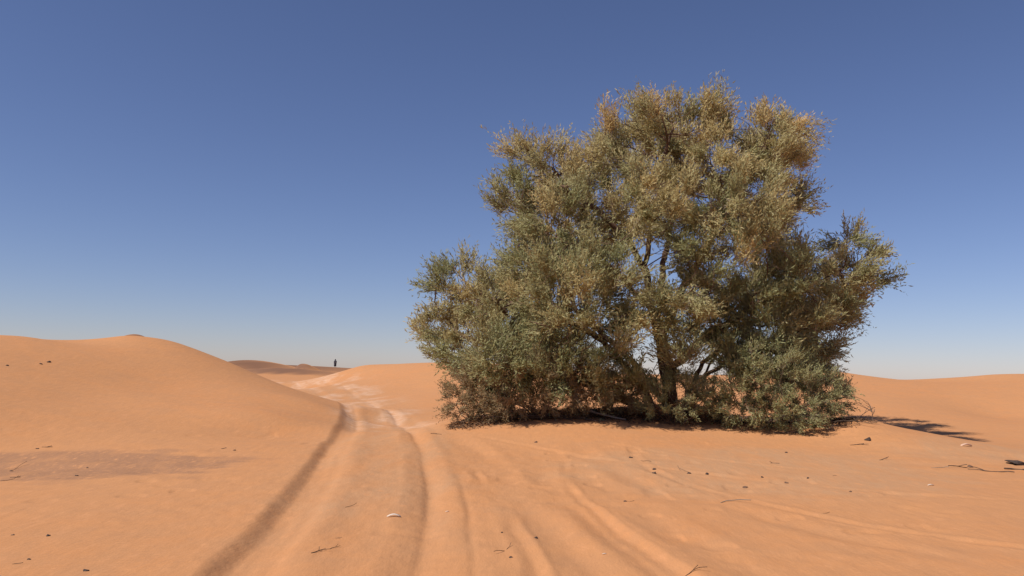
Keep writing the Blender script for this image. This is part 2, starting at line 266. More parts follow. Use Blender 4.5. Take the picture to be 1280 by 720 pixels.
# ---------------------------------------------------------------- materials
def new_mat(name):
    m = bpy.data.materials.new(name); m.use_nodes = True
    nt = m.node_tree; b = nt.nodes['Principled BSDF']; return m, nt, b
def nd(nt, t, **k):
    n = nt.nodes.new(t)
    for a, v in k.items(): setattr(n, a, v)
    return n
def mix(nt, fac, a, b, blend='MIX'):
    n = nd(nt, 'ShaderNodeMix', data_type='RGBA', blend_type=blend)
    for sock, v in ((n.inputs[0], fac), (n.inputs[6], a), (n.inputs[7], b)):
        if isinstance(v, bpy.types.NodeSocket): nt.links.new(v, sock)
        elif isinstance(v, (int, float)): sock.default_value = v
        else: sock.default_value = (*v, 1)
    return n.outputs[2]
def noise(nt, vec, scale, detail=4, rough=.55):
    n = nd(nt, 'ShaderNodeTexNoise'); n.inputs['Scale'].default_value = scale
    n.inputs['Detail'].default_value = detail; n.inputs['Roughness'].default_value = rough
    nt.links.new(vec, n.inputs['Vector']); return n.outputs['Fac']
def ramp(nt, fac, lo, hi):
    n = nd(nt, 'ShaderNodeMapRange'); n.inputs['From Min'].default_value = lo; n.inputs['From Max'].default_value = hi
    nt.links.new(fac, n.inputs['Value']); return n.outputs['Result']

SAND = (.52, .245, .105)
def sand_material():
    m, nt, b = new_mat('sand'); L = nt.links.new
    co = nd(nt, 'ShaderNodeTexCoord').outputs['Object']
    at = nd(nt, 'ShaderNodeAttribute', attribute_name='mask')
    sep = nd(nt, 'ShaderNodeSeparateColor'); L(at.outputs['Color'], sep.inputs[0])
    big = noise(nt, co, .22, 3); med = noise(nt, co, 1.6, 4); fine = noise(nt, co, 60, 3, .7)
    c = mix(nt, ramp(nt, big, .35, .65), (.545, .242, .098), (.53, .250, .107))
    c = mix(nt, ramp(nt, med, .35, .7), c, (.50, .240, .108))
    st = nd(nt, 'ShaderNodeMapping'); st.inputs['Scale'].default_value = (1, .35, 1); L(co, st.inputs['Vector'])
    streak = noise(nt, st.outputs[0], 2.6, 4)
    gf = nd(nt, 'ShaderNodeMath', operation='MULTIPLY'); L(sep.outputs[1], gf.inputs[0]); L(ramp(nt, streak, .15, .5), gf.inputs[1])
    c = mix(nt, gf.outputs[0], c, (.36, .182, .096))
    kf = nd(nt, 'ShaderNodeMath', operation='MULTIPLY'); L(at.outputs['Alpha'], kf.inputs[0]); L(ramp(nt, noise(nt, st.outputs[0], 1.9, 5), .25, .6), kf.inputs[1])
    c = mix(nt, kf.outputs[0], c, (.475, .255, .130))
    sp = noise(nt, st.outputs[0], 9, 5, .65)
    c = mix(nt, ramp(nt, sp, .52, .75), c, (.48, .230, .105)); c = mix(nt, ramp(nt, sp, .46, .28), c, (.565, .265, .118))
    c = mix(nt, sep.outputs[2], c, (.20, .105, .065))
    pf = nd(nt, 'ShaderNodeMath', operation='MULTIPLY'); L(sep.outputs[0], pf.inputs[0]); L(ramp(nt, noise(nt, co, 3.0, 5), .3, .62), pf.inputs[1])
    c = mix(nt, pf.outputs[0], c, (.62, .385, .25))
    gr = nd(nt, 'ShaderNodeHueSaturation'); L(c, gr.inputs['Color'])
    va = nd(nt, 'ShaderNodeMapRange'); va.inputs['To Min'].default_value = .93; va.inputs['To Max'].default_value = 1.07
    va.inputs['From Min'].default_value = .3; va.inputs['From Max'].default_value = .7
    L(fine, va.inputs['Value']); L(va.outputs[0], gr.inputs['Value'])
    L(gr.outputs[0], b.inputs['Base Color'])
    b.inputs['Roughness'].default_value = .95; b.inputs['Specular IOR Level'].default_value = .12
    # grains and wind ripples
    wv = nd(nt, 'ShaderNodeMapping'); wv.inputs['Rotation'].default_value = (0, 0, .5); wv.inputs['Scale'].default_value = (1, .25, 1); L(co, wv.inputs['Vector'])
    rip = noise(nt, wv.outputs[0], 9, 5, .65)
    b1 = nd(nt, 'ShaderNodeBump'); b1.inputs['Strength'].default_value = .5; b1.inputs['Distance'].default_value = .022; L(rip, b1.inputs['Height'])
    wave = nd(nt, 'ShaderNodeTexWave', wave_type='BANDS', bands_direction='X'); wave.inputs['Scale'].default_value = 3.2; wave.inputs['Distortion'].default_value = 5; wave.inputs['Detail'].default_value = 3; wave.inputs['Detail Scale'].default_value = .8
    wr = nd(nt, 'ShaderNodeMapping'); wr.inputs['Rotation'].default_value = (0, 0, 1.05); L(co, wr.inputs['Vector']); L(wr.outputs[0], wave.inputs['Vector'])
    wm = nd(nt, 'ShaderNodeMath', operation='MULTIPLY'); L(wave.outputs['Fac'], wm.inputs[0]); L(ramp(nt, noise(nt, co, .35, 3), .48, .62), wm.inputs[1])
    b3 = nd(nt, 'ShaderNodeBump'); b3.inputs['Strength'].default_value = .35; b3.inputs['Distance'].default_value = .012; L(wm.outputs[0], b3.inputs['Height']); L(b1.outputs[0], b3.inputs['Normal']); b1 = b3
    b2 = nd(nt, 'ShaderNodeBump'); b2.inputs['Strength'].default_value = .25; b2.inputs['Distance'].default_value = .004; L(fine, b2.inputs['Height']); L(b1.outputs[0], b2.inputs['Normal'])
    L(b2.outputs[0], b.inputs['Normal'])
    return m
def plain(name, a, c2, scale=8, rough=.85, bump=.3):
    m, nt, b = new_mat(name); L = nt.links.new
    co = nd(nt, 'ShaderNodeTexCoord').outputs['Object']
    f = noise(nt, co, scale, 5, .65)
    L(mix(nt, ramp(nt, f, .3, .7), a, c2), b.inputs['Base Color'])
    b.inputs['Roughness'].default_value = rough; b.inputs['Specular IOR Level'].default_value = .2
    bp = nd(nt, 'ShaderNodeBump'); bp.inputs['Strength'].default_value = bump; bp.inputs['Distance'].default_value = .02
    L(f, bp.inputs['Height']); L(bp.outputs[0], b.inputs['Normal'])
    return m
def leaf_material(name, stops):
    """foliage: colour runs through STOPS by each leaf's own 'tint' value"""
    m, nt, b = new_mat(name); L = nt.links.new
    at = nd(nt, 'ShaderNodeAttribute', attribute_name='tint')
    r = nd(nt, 'ShaderNodeValToRGB'); cr = r.color_ramp
    while len(cr.elements) < len(stops): cr.elements.new(.5)
    for e, (p, c) in zip(cr.elements, stops): e.position = p; e.color = (*c, 1)
    L(at.outputs['Fac'], r.inputs[0]); L(r.outputs[0], b.inputs['Base Color'])
    b.inputs['Roughness'].default_value = .6; b.inputs['Specular IOR Level'].default_value = .25
    tr = nd(nt, 'ShaderNodeBsdfTranslucent'); L(r.outputs[0], tr.inputs['Color'])
    mx = nd(nt, 'ShaderNodeMixShader'); mx.inputs[0].default_value = .42
    L(b.outputs[0], mx.inputs[1]); L(tr.outputs[0], mx.inputs[2])
    L(mx.outputs[0], nt.nodes['Material Output'].inputs['Surface'])
    return m
M_SAND = sand_material()
M_BARK = plain('bark', (.095, .052, .034), (.19, .12, .082), 9, .9, .8)
M_TWIG = plain('dry_bark', (.20, .15, .115), (.34, .27, .21), 14, .85, .5)
M_DEAD = plain('dead_wood', (.055, .035, .026), (.17, .115, .08), 12, .85, .6)
M_BROWNWOOD = plain('brown_wood', (.10, .055, .032), (.17, .10, .06), 12, .85, .6)
M_STONE = plain('dark_stone', (.038, .026, .022), (.10, .065, .05), 20, .7, .5)
M_BROWNSTONE = plain('brown_stone', (.13, .07, .042), (.19, .11, .07), 20, .8, .5)
M_WHITE = plain('white_chip', (.62, .50, .40), (.74, .63, .53), 25, .6, .3)
M_CRUST = plain('pale_crust', (.58, .36, .25), (.66, .45, .33), 15, .8, .4)
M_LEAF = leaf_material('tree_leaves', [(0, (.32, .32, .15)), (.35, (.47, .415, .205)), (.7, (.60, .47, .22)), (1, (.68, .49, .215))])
M_SHRUB = leaf_material('shrub_leaves', [(0, (.26, .27, .125)), (.5, (.38, .37, .175)), (1, (.48, .43, .21))])
M_DRYSHRUB = leaf_material('dry_shrub_leaves', [(0, (.27, .215, .11)), (.5, (.38, .275, .145)), (1, (.48, .35, .18))])

# ---------------------------------------------------------------- ground
def build_ground():
    r = np.concatenate([np.geomspace(.25, 3, 40, endpoint=False), np.geomspace(3, 75, 560, endpoint=False), np.geomspace(75, 260, 150, endpoint=False), np.geomspace(260, 9000, 90)])
    a = np.concatenate([np.radians(np.linspace(-44, 44, 1100, endpoint=False)), np.radians(np.linspace(44, 316, 130, endpoint=False))])
    nr, na = len(r), len(a)
    X = (r[:, None]*np.sin(a)[None]).ravel(); Y = (r[:, None]*np.cos(a)[None]).ravel()
    X = np.append(X, 0.); Y = np.append(Y, 0.)
    Z = height(X, Y)
    V = np.stack([X, Y, Z], 1)
    i = np.arange(nr-1)[:, None]*na; j = np.arange(na)[None]; jn = (j+1) % na
    F = np.stack([i+j, i+jn, i+na+jn, i+na+j], -1).reshape(-1, 4)[:, ::-1]
    me = np_mesh('ground', V, F, M_SAND, True)
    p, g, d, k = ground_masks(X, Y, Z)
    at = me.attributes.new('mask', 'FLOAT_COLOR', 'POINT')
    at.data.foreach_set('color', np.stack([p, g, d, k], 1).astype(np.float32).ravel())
    o = link(bpy.data.objects.new('ground', me)); o['kind'] = 'structure'
    o['label'] = 'rolling orange desert sand with wheel ruts'
    return o
build_ground()

# ---------------------------------------------------------------- plants
def unit(v):
    return v/np.maximum(np.linalg.norm(v, axis=-1, keepdims=True), 1e-9)
def grow(rng, stems, attract, step=.2, reach=2.2, kill=.32, iters=140, up=.06):
    """space colonisation: STEMS are polylines of joints; returns nodes, parents, stem id"""
    N = []; PAR = []; SID = []
    for sid, line in enumerate(stems):
        prev = line[0] if isinstance(line[0], int) else -1
        pts = [np.array(p, float) for p in (line[1:] if prev >= 0 else line)]
        if prev >= 0:
            # branch off the node of the stem named by PREV nearest to the first joint
            ids = [k for k in range(len(N)) if SID[k] == prev]
            prev = min(ids, key=lambda k: np.linalg.norm(N[k]-pts[0])); pts[0] = N[prev]
        else:
            N.append(pts[0]); PAR.append(-1); SID.append(sid); prev = len(N)-1
        for a, b in zip(pts[:-1], pts[1:]):
            k = max(1, int(np.linalg.norm(b-a)/step))
            for t in range(1, k+1):
                q = a+(b-a)*t/k+rng.normal(0, .02, 3); N.append(q); PAR.append(prev); SID.append(sid); prev = len(N)-1
    att = attract.copy(); near = np.full(len(att), -1); nd_ = np.full(len(att), 1e9); done = 0
    for it in range(iters):
        new = np.array(N[done:])
        for c in range(0, len(new), 400):
            d = np.linalg.norm(att[:, None]-new[None, c:c+400], axis=2); k = d.argmin(1); dm = d[np.arange(len(att)), k]
            m = dm < nd_; nd_[m] = dm[m]; near[m] = k[m]+done+c
        done = len(N)
        keep = nd_ > kill; att, near, nd_ = att[keep], near[keep], nd_[keep]
        if not len(att): break
        act = nd_ < reach
        if not act.any(): reach *= 1.5; continue
        dirs = {}
        for i in np.nonzero(act)[0]:
            dirs.setdefault(near[i], []).append(att[i])
        for k, ps in dirs.items():
            v = unit(np.array(ps)-N[k]).sum(0); v = v/max(np.linalg.norm(v), 1e-6)+rng.normal(0, .12, 3)+np.array([0, 0, up])
            if PAR[k] >= 0: v = v+.35*unit(N[k]-N[PAR[k]])
            N.append(N[k]+step*v/np.linalg.norm(v)); PAR.append(k); SID.append(SID[k])
    return np.array(N), np.array(PAR), np.array(SID)
def radii(N, PAR, tip=.006, e=2.25, cap=.3):
    acc = np.zeros(len(N)); kids = [[] for _ in N]
    for i, p in enumerate(PAR):
        if p >= 0: kids[p].append(i)
    for i in range(len(N)-1, -1, -1):
        if not kids[i]: acc[i] += tip**e
        if PAR[i] >= 0: acc[PAR[i]] += acc[i]
    return np.minimum(acc**(1/e), cap), kids
def chains_of(N, PAR, R, kids, SID):
    """continuous strands, each with the stem it belongs to"""
    out = []; stack = [(i, -1) for i in range(len(N)) if PAR[i] < 0]
    while stack:
        i, p = stack.pop(); ch = ([p] if p >= 0 else [])+[i]; k = i
        while kids[k]:
            same = [c for c in kids[k] if SID[c] == SID[k]] or kids[k]
            b = max(same, key=lambda c: R[c])
            for c in kids[k]:
                if c != b: stack.append((c, k))
            ch.append(b); k = b
        out.append((SID[i], ch))
    return out
def tubes(strands, N, R, rng, base=np.zeros(3), rough=.06):
    V = []; F = []
    for ch in strands:
        if len(ch) < 2: continue
        P = N[ch]; rr = R[ch].copy()
        if len(ch) > 2 : rr[0] = min(rr[0], rr[1]*1.15)
        n = 9 if rr.max() > .07 else (5 if rr.max() > .02 else 3)
        T = np.gradient(P, axis=0); T = unit(T)
        ref = np.array([.31, .83, .46]); s0 = len(V)
        for p, t, r_ in zip(P, T, rr):
            a = np.cross(t, ref); a /= max(np.linalg.norm(a), 1e-6); b = np.cross(t, a)
            for k in range(n):
                w = 2*math.pi*k/n; q = r_*(1+rough*math.sin(3*w+p[2]*9)+rng.normal(0, rough*.5))
                V.append(p+q*(a*math.cos(w)+b*math.sin(w))-base)
        for i in range(len(ch)-1):
            for k in range(n):
                k2 = (k+1) % n; o = s0+i*n
                F.append((o+k, o+k2, o+n+k2, o+n+k))
        F.append(tuple(s0+(len(ch)-1)*n+k for k in range(n)))
    return V, F
def leaves(name, rng, P, T, mat, base, tints, per=16, ln=.34, leaf=.085, w=.020, splay=.8, upb=.25, droop=0., OUT=None, lscale=1.):
    """leafy sprays: each of the points P carries one twig along T set with narrow leaves"""
    n = len(P)
    T = unit(T+np.array([0, 0, upb]))
    l = ln*rng.uniform(.6, 1.35, n)*lscale
    p = np.repeat(P, per, 0); t = np.repeat(T, per, 0); f = np.tile((np.arange(per)+.5)/per, n)+rng.uniform(-.03, .03, n*per)
    o = p+t*(np.repeat(l, per)*f)[:, None]+rng.normal(0, .012, (n*per, 3))
    o[:, 2] -= droop*f*f*np.repeat(l, per)
    d = unit(t*.75+rng.normal(0, splay*.55, (n*per, 3))+np.array([0, 0, .1]))
    # blades turn their faces outward and up, as leaves do, with plenty of scatter
    fn = rng.normal(0, .45, (n*per, 3))+np.array([0, 0, .75])+np.repeat(OUT, per, 0)
    s = unit(np.cross(d, fn))
    L = (leaf*rng.uniform(.6, 1.4, n*per))[:, None]; W = (w*rng.uniform(.7, 1.3, n*per))[:, None]
    nn = np.cross(d, s)*L*.10
    V = np.stack([o, o+d*L*.45+s*W*.5+nn, o+d*L, o+d*L*.5-s*W*.5+nn], 1).reshape(-1, 3)-base
    F = np.arange(len(V)).reshape(-1, 4)
    me = np_mesh(name, V, F, mat)
    a = me.attributes.new('tint', 'FLOAT', 'FACE')
    a.data.foreach_set('value', np.clip(np.repeat(tints, per)+rng.normal(0, .045, n*per), 0, 1).astype(np.float32))
    return me
def in_lobes(rng, lobes, dens, shell=.45):
    out = []; big = []
    for cx, cy, cz, rx, ry, rz in lobes:
        k = int(dens*rx*ry*rz*4.19)+6
        d = unit(rng.normal(0, 1, (k, 3))); r = (shell**3+(1-shell**3)*rng.rand(k))**(1/3)
        q = d*r[:, None]*np.array([rx, ry, rz])+np.array([cx, cy, cz]); out.append(q); big.append(np.full(k, rx > 1.0))
    return np.vstack(out), np.concatenate(big)

def make_plant(name, label, cat, seed, base, stems, lobes, dens, leafmat, barkmat, step=.2, kill=.3, per=16, sprays=3, ln=.34, leaf=.085, w=.02, group=None,
               tip=.006, tintf=None, stem_names=None, crown='crown', shell=.45, upb=.25, floor=None, holes=(), droop=0., thin=.014, cap=.3, up=.06, plume=.6, cull=None, space=.3, cone=.33, twig=.004, twigmat=None):
    twigmat = twigmat or M_TWIG
    rng = np.random.RandomState(seed); base = np.array(base, float)
    A, BIG = in_lobes(rng, lobes, dens, shell)
    for (hx, hy, hz_, hr) in holes:
        # openings in the crown: a gap through which the far side shows
        dv = unit(np.array([hx, hy, hz_])-np.array([0, 0, 1.65])); q = A-np.array([0, 0, 1.65])
        off = np.linalg.norm(q-(q@dv)[:, None]*dv, axis=1); A, BIG = A[off > hr], BIG[off > hr]
    if cull:
        c, lo = cull      # openings between the leafy masses
        q = fbm(A[:, 0]/c+A[:, 1]*.37/c, A[:, 2]/c-A[:, 1]*.61/c, 4, 2)+.6*vnoise(A[:, 1]/c+A[:, 0]*.3, A[:, 2]/c*.8, 7); A = A[(q > lo) | ~BIG]
    if floor is not None:
        g = height(A[:, 0], A[:, 1]); A = A[A[:, 2] > g+floor]
    N, PAR, SID = grow(rng, stems, A, step, 2.2, kill, up=up)
    g = height(N[:, 0], N[:, 1]); N[:, 2] = np.maximum(N[:, 2], np.where(PAR < 0, -9, g+.015))
    R, kids = radii(N, PAR, tip, cap=cap)
    root = empty(name, tuple(base)); tag(root, label, cat, group)
    ch = chains_of(N, PAR, R, kids, SID)
    by = {}
    for sid, c in ch: by.setdefault(sid, []).append(c)
    for sid in sorted(by):
        V, F = tubes(by[sid], N, R, rng, base)
        mesh_obj((stem_names[sid] if stem_names else 'stem'), V, F, barkmat, root, True)
    # leafy tufts: brush-like plumes of sprays at the ends of the twigs
    tips = np.array([i for i in range(len(N)) if not kids[i] and R[i] < thin*1.5] or [len(N)-1])
    rng.shuffle(tips); pick = []; grid = {}
    for i in tips:
        c = tuple((N[i]/space).astype(int)); ok = True
        for (hx, hy, hz_, hr) in holes:
            dv = unit(np.array([hx, hy, hz_-1.65])); q = N[i]-np.array([0, 0, 1.65])
            if np.linalg.norm(q-(q@dv)*dv) < hr*1.25: ok = False
        for a in (-1, 0, 1):
            for e in (-1, 0, 1):
                for f in (-1, 0, 1):
                    for k in grid.get((c[0]+a, c[1]+e, c[2]+f), ()):
                        if ((N[i]-N[k])**2).sum() < space*space: ok = False
        if ok: pick.append(i); grid.setdefault(c, []).append(i)
    pick = np.array(pick); n = len(pick)
    LB = np.array(lobes); best = np.full(n, 1e9); out = np.zeros((n, 3))
    for l in LB:
        q = (N[pick]-l[:3])/l[3:]; d = (q*q).sum(1); m = d < best; best[m] = d[m]; out[m] = (q/l[3:])[m]
    out = unit(out); bd = unit(N[pick]-N[np.maximum(PAR[pick], 0)])
    ax = unit(plume*out+.5*bd+np.array([0, 0, upb])+rng.normal(0, .22, (n, 3)))
    tt = tintf(N[pick], rng) if tintf else rng.uniform(.3, .7, n)
    tt = tt+rng.normal(0, .16, n)
    sz = rng.uniform(.7, 1.35, n)
    cnt = np.maximum(3, (sprays*sz).astype(int)); ii = np.repeat(np.arange(n), cnt)
    D = unit(ax[ii]+rng.normal(0, cone, (len(ii), 3)))
    P = N[pick][ii]-ax[ii]*(ln*.45)+rng.normal(0, ln*.16, (len(ii), 3))
    rad = D-ax[ii]*(D*ax[ii]).sum(1, keepdims=True)
    OUT = unit(rad)*.8+ax[ii]*.35+out[ii]*.3
    me = leaves(crown, rng, P, D, leafmat, base, np.clip(tt[ii]+rng.normal(0, .05, len(ii)), 0, 1), per, ln*1.0, leaf, w, upb=0, droop=droop, OUT=OUT, lscale=sz[ii])
    # the twigs that carry the sprays
    Q = P+D*(ln*.9*sz[ii])[:, None]; sd = unit(np.cross(D, rng.normal(0, 1, D.shape)))*twig
    V = np.stack([P-sd, P+sd, Q+sd*.3, Q-sd*.3], 1).reshape(-1, 3)-base
    tw = link(bpy.data.objects.new('twig_crown', np_mesh('twig_crown', V, np.arange(len(V)).reshape(-1, 4), twigmat))); tw.parent = root
    o = link(bpy.data.objects.new(crown, me)); o.parent = root
    print(name, 'nodes', len(N), 'tufts', n, 'leaves', len(P)*per, 'base r', R.max())
    return root

BX, BY = 4.45, 22.3; BZ = hz(BX, BY)
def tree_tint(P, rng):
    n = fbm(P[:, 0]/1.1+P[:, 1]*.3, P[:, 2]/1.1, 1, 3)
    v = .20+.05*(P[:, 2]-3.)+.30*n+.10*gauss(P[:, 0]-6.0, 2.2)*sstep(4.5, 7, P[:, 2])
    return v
def tree_stems():
    b = (BX, BY, BZ-.25)
    return [
        [b, (BX-.05, BY, BZ+.9), (BX-.25, BY+.05, 2.4), (3.85, 22.2, 3.6), (3.72, 22.2, 4.7)],                    # trunk
        [0, (3.75, 22.2, 4.5), (3.10, 21.9, 5.45), (2.2, 21.8, 6.2), (1.15, 21.9, 7.2)],                           # limb up-left, seen against the sky
        [0, (3.72, 22.2, 4.7), (3.95, 22.4, 5.9), (4.2, 22.5, 7.3), (4.4, 22.5, 8.4)],                             # leader
        [0, (4.1, 22.3, 2.6), (4.75, 22.2, 4.0), (5.6, 21.9, 5.6), (6.3, 21.9, 7.2), (7.3, 22.3, 8.3)],            # limb up-right
        [0, (4.3, 22.3, 1.7), (5.4, 21.8, 2.8), (6.9, 21.6, 3.7), (8.6, 21.9, 4.5), (9.6, 22.2, 4.8)],             # limb right
        [0, (3.9, 22.2, 3.4), (2.9, 21.4, 4.3), (1.8, 21.0, 4.9), (.6, 21.9, 5.6)],                                # limb left
        [(BX-.45, BY-.1, BZ-.2), (3.5, 21.8, 1.5), (2.3, 21.2, 2.6), (.9, 21.1, 3.3), (-.6, 21.6, 3.6)],           # low stem sweeping left
        [(BX-.7, BY-.2, BZ-.2), (3.0, 21.5, .95), (1.6, 20.9, 1.5), (-.1, 20.9, 2.1), (-1.5, 22.2, 2.7)],          # lowest stem left
        [(BX+.5, BY+.1, BZ-.2), (5.3, 22.0, 1.6), (6.4, 21.8, 2.4), (7.9, 22.2, 3.0)],                             # low stem right
        [0, (4.0, 22.3, 3.0), (4.4, 23.4, 4.4), (4.9, 24.6, 6.2), (5.2, 25.3, 7.8)],                               # limb to the back
        [(BX+.1, BY+.5, BZ-.2), (3.6, 23.6, 2.0), (2.0, 24.8, 3.6), (1.4, 25.3, 5.2)],                             # back left stem
        [(BX+.4, BY+.4, BZ-.2), (5.6, 23.4, 2.0), (7.6, 24.9, 3.4)],                                               # back right stem
    ]+[[(BX+dx, BY+dy, BZ-.1)]+[(BX+dx+a*t, BY+dy+c*t, BZ-.1+h*(t**.8)) for t in (.35, .7, 1.)] for dx, dy, a, c, h in
       [(-.3, -.5, -1.2, -.5, 1.7), (-.5, -.4, -1.9, -.6, 1.3), (-.8, -.2, -1.3, .3, 1.0), (-.2, -.6, -.5, -.7, 1.9), (.4, -.4, .9, -.4, 1.8), (.6, -.2, 1.5, -.3, 1.2), (-.9, 0, -2.4, -.3, .9), (-1.1, -.3, -1.6, -.7, .7)]
    ]
HOLES = [(6.36, 22.3, 9.1, .28), (5.2, 22.3, 6.6, .2), (9.3, 22.3, 6.2, .35), (4.12, 22.3, 4.62, .50), (3.35, 22.3, 2.2, .30), (5.45, 22.3, 1.75, .28), (2.4, 22.3, 2.55, .3), (2.3, 21.8, 6.15, .28), (1.5, 21.9, 6.9, .22), (2.9, 21.9, 5.6, .2), (6.9, 22.3, 7.0, .25), (5.6, 22.3, 8.0, .2), (3.0, 22.3, 7.0, .25), (-1.2, 22.3, 2.4, .22), (3.4, 22.3, 5.0, .20), (5.55, 22.3, 3.1, .2), (6.2, 22.3, 2.9, .15), (7.4, 22.3, 2.2, .18)]
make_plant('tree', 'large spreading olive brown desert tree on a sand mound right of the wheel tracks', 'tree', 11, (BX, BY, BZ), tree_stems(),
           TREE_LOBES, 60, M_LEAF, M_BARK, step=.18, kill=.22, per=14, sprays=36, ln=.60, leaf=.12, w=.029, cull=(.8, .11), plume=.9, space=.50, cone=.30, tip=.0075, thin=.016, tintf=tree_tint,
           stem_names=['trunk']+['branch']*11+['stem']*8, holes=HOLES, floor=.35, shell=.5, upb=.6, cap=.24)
def shrub_stems(rng, cx, cy, n, spread, h):
    out = []
    for k in range(n):
        a = 2*math.pi*(k+rng.rand()*.6)/n; x = cx+.12*math.cos(a); y = cy+.12*math.sin(a)
        out.append([(x, y, hz(x, y)-.1), (x+spread*.5*math.cos(a), y+spread*.4*math.sin(a), hz(cx, cy)+h*.35), (x+spread*math.cos(a), y+spread*.7*math.sin(a), hz(cx, cy)+h*.6)])
    return out
rg = np.random.RandomState(5)
def shrub(name, label, seed, cx, cy, n, spread, h, lobes, mat, **k):
    make_plant(name, label, 'shrub', seed, (cx, cy, hz(cx, cy)), shrub_stems(rg, cx, cy, n, spread, h), lobes, k.pop('dens', 95), mat, k.pop('bark', M_BARK), step=.13, kill=.17, crown='foliage',
               tip=.004, thin=.010, cap=.06, floor=.02, shell=.3, space=.2, **k)
shrub('shrub', 'large grey green shrub sprawling over the sand at the right foot of the big tree', 21, 6.5, 20.0, 8, .8, 1.0, RIGHT_LOBES, M_SHRUB, per=13, sprays=14, ln=.28, leaf=.075, w=.018, upb=.2)
shrub('shrub', 'small green shrub in front of the tree trunk left of the large shrub', 22, 4.1, 19.95, 7, .5, .6, MID_LOBES, M_SHRUB, per=13, sprays=14, ln=.22, leaf=.065, w=.018, upb=.2, dens=170)
shrub('shrub', 'olive shrub beside the lane under the tree\'s leftmost branches', 23, -.95, 21.1, 5, .5, .7, LEFT_LOBES, M_DRYSHRUB, per=13, sprays=14, ln=.26, leaf=.07, w=.018, upb=.3)
shrub('shrub', 'half dry brown shrub under the left part of the tree crown', 24, .9, 20.45, 8, .9, .8, BROWN_LOBES, M_DRYSHRUB, per=13, sprays=14, ln=.28, leaf=.07, w=.018, upb=.15)

# dry branches lying and standing in the tangle under the crown
def branch_mesh(rng, length, r0, n_side, bend=.25, flat=.3, forks=2):
    """a dead branch lying along +x: main strand with side shoots"""
    N = []; PAR = []
    def strand(p, d, L, depth, par):
        k = max(4, int(L/.09)); prev = par; kids_at = []
        for i in range(k):
            d = unit(d+np.array([0, rng.normal(0, bend*.35), rng.normal(0, bend*.35*flat)])); p = p+d*L/k
            N.append(p.copy()); PAR.append(prev); prev = len(N)-1; kids_at.append((p.copy(), d.copy(), prev))
        if depth:
            for _ in range(n_side if depth == forks else max(1, n_side//2)):
                q, dd, par_ = kids_at[int(rng.uniform(.15, .95)*k)]
                side = rng.choice([-1, 1])
                strand(q, unit(dd+np.array([0, side*rng.uniform(.5, 1.1), rng.uniform(-.1, .7)*flat*2])), L*rng.uniform(.3, .55), depth-1, par_)
    N.append(np.zeros(3)); PAR.append(-1)
    strand(np.zeros(3), np.array([1., 0, .04]), length, forks, 0)
    N = np.array(N); PAR = np.array(PAR); R, kids = radii(N, PAR, r0*.33, 2.0, r0)
    ch = [c for _, c in chains_of(N, PAR, R, kids, np.zeros(len(N), int))]
    V, F = tubes(ch, N, R, rng, np.zeros(3), .1)
    return np.array(V), F
def lay(V, x, y, ang, sink=.0, tilt=0.):
    """turn about z, set on the ground following its slope"""
    c, s = math.cos(ang), math.sin(ang); ct, st = math.cos(tilt), math.sin(tilt)
    X, Y, Z = V[:, 0]*ct-V[:, 2]*st, V[:, 1], V[:, 0]*st+V[:, 2]*ct
    x2 = X*c-Y*s; y2 = X*s+Y*c; z0 = hz(x, y)
    g = height(x+x2, y+y2)-z0
    z2 = Z+g
    low = z2-g
    return np.stack([x2, y2, z2-min(0, low.min())-sink], 1), z0
BRUSH = [
    ('long dry branch lying along the sand edge under the brown shrub', .2, 20.2, 8, 1.9, .022, 6, 0),
    ('forked dry branch lying in front of the brown shrub\'s right end', 1.6, 20.15, 170, 1.5, .02, 5, 0),
    ('pale dead branch lying in front of the trunk left of the small green shrub', 2.9, 20.1, 165, 1.1, .024, 4, 0),
    ('dark dead branch propped in the shade left of the trunk', 2.2, 21.2, 15, 1.9, .03, 6, .28),
    ('tangled grey dead branch leaning in the gap beside the trunk', 3.5, 21.3, 150, 1.7, .026, 7, .5),
    ('bare dry branch lying low behind the small green shrub', 4.7, 20.9, 175, 1.5, .02, 5, .12),
    ('dark dry branch trailing from under the large shrub onto the sand', 6.3, 19.3, -12, 1.2, .014, 5, 0),
    ('thin dry branch sticking out from the large shrub\'s right edge', 7.2, 19.6, 4, 1.1, .013, 5, .04),
    ('dead branch lying between the leftmost shrub and the brown shrub', -.6, 20.35, 10, 1.2, .016, 5, 0),
    ('curved dead branch standing in the dark hollow left of the trunk', 2.7, 21.6, 40, 1.6, .028, 5, .8),
]
rb = np.random.RandomState(77)
for lab, x, y, ang, L_, r_, ns, tilt in BRUSH:
    V, F = branch_mesh(rb, L_, r_, ns, .3, .5)
    V, z0 = lay(V, x, y, math.radians(ang), .006, tilt)
    o = mesh_obj('fallen_branch', V, F, M_TWIG if 'pale' in lab or 'grey' in lab or 'bare' in lab else M_DEAD, None, True); o.location = (x, y, z0)
    tag(o, lab, 'branch', 'dry branches lying under the tree')

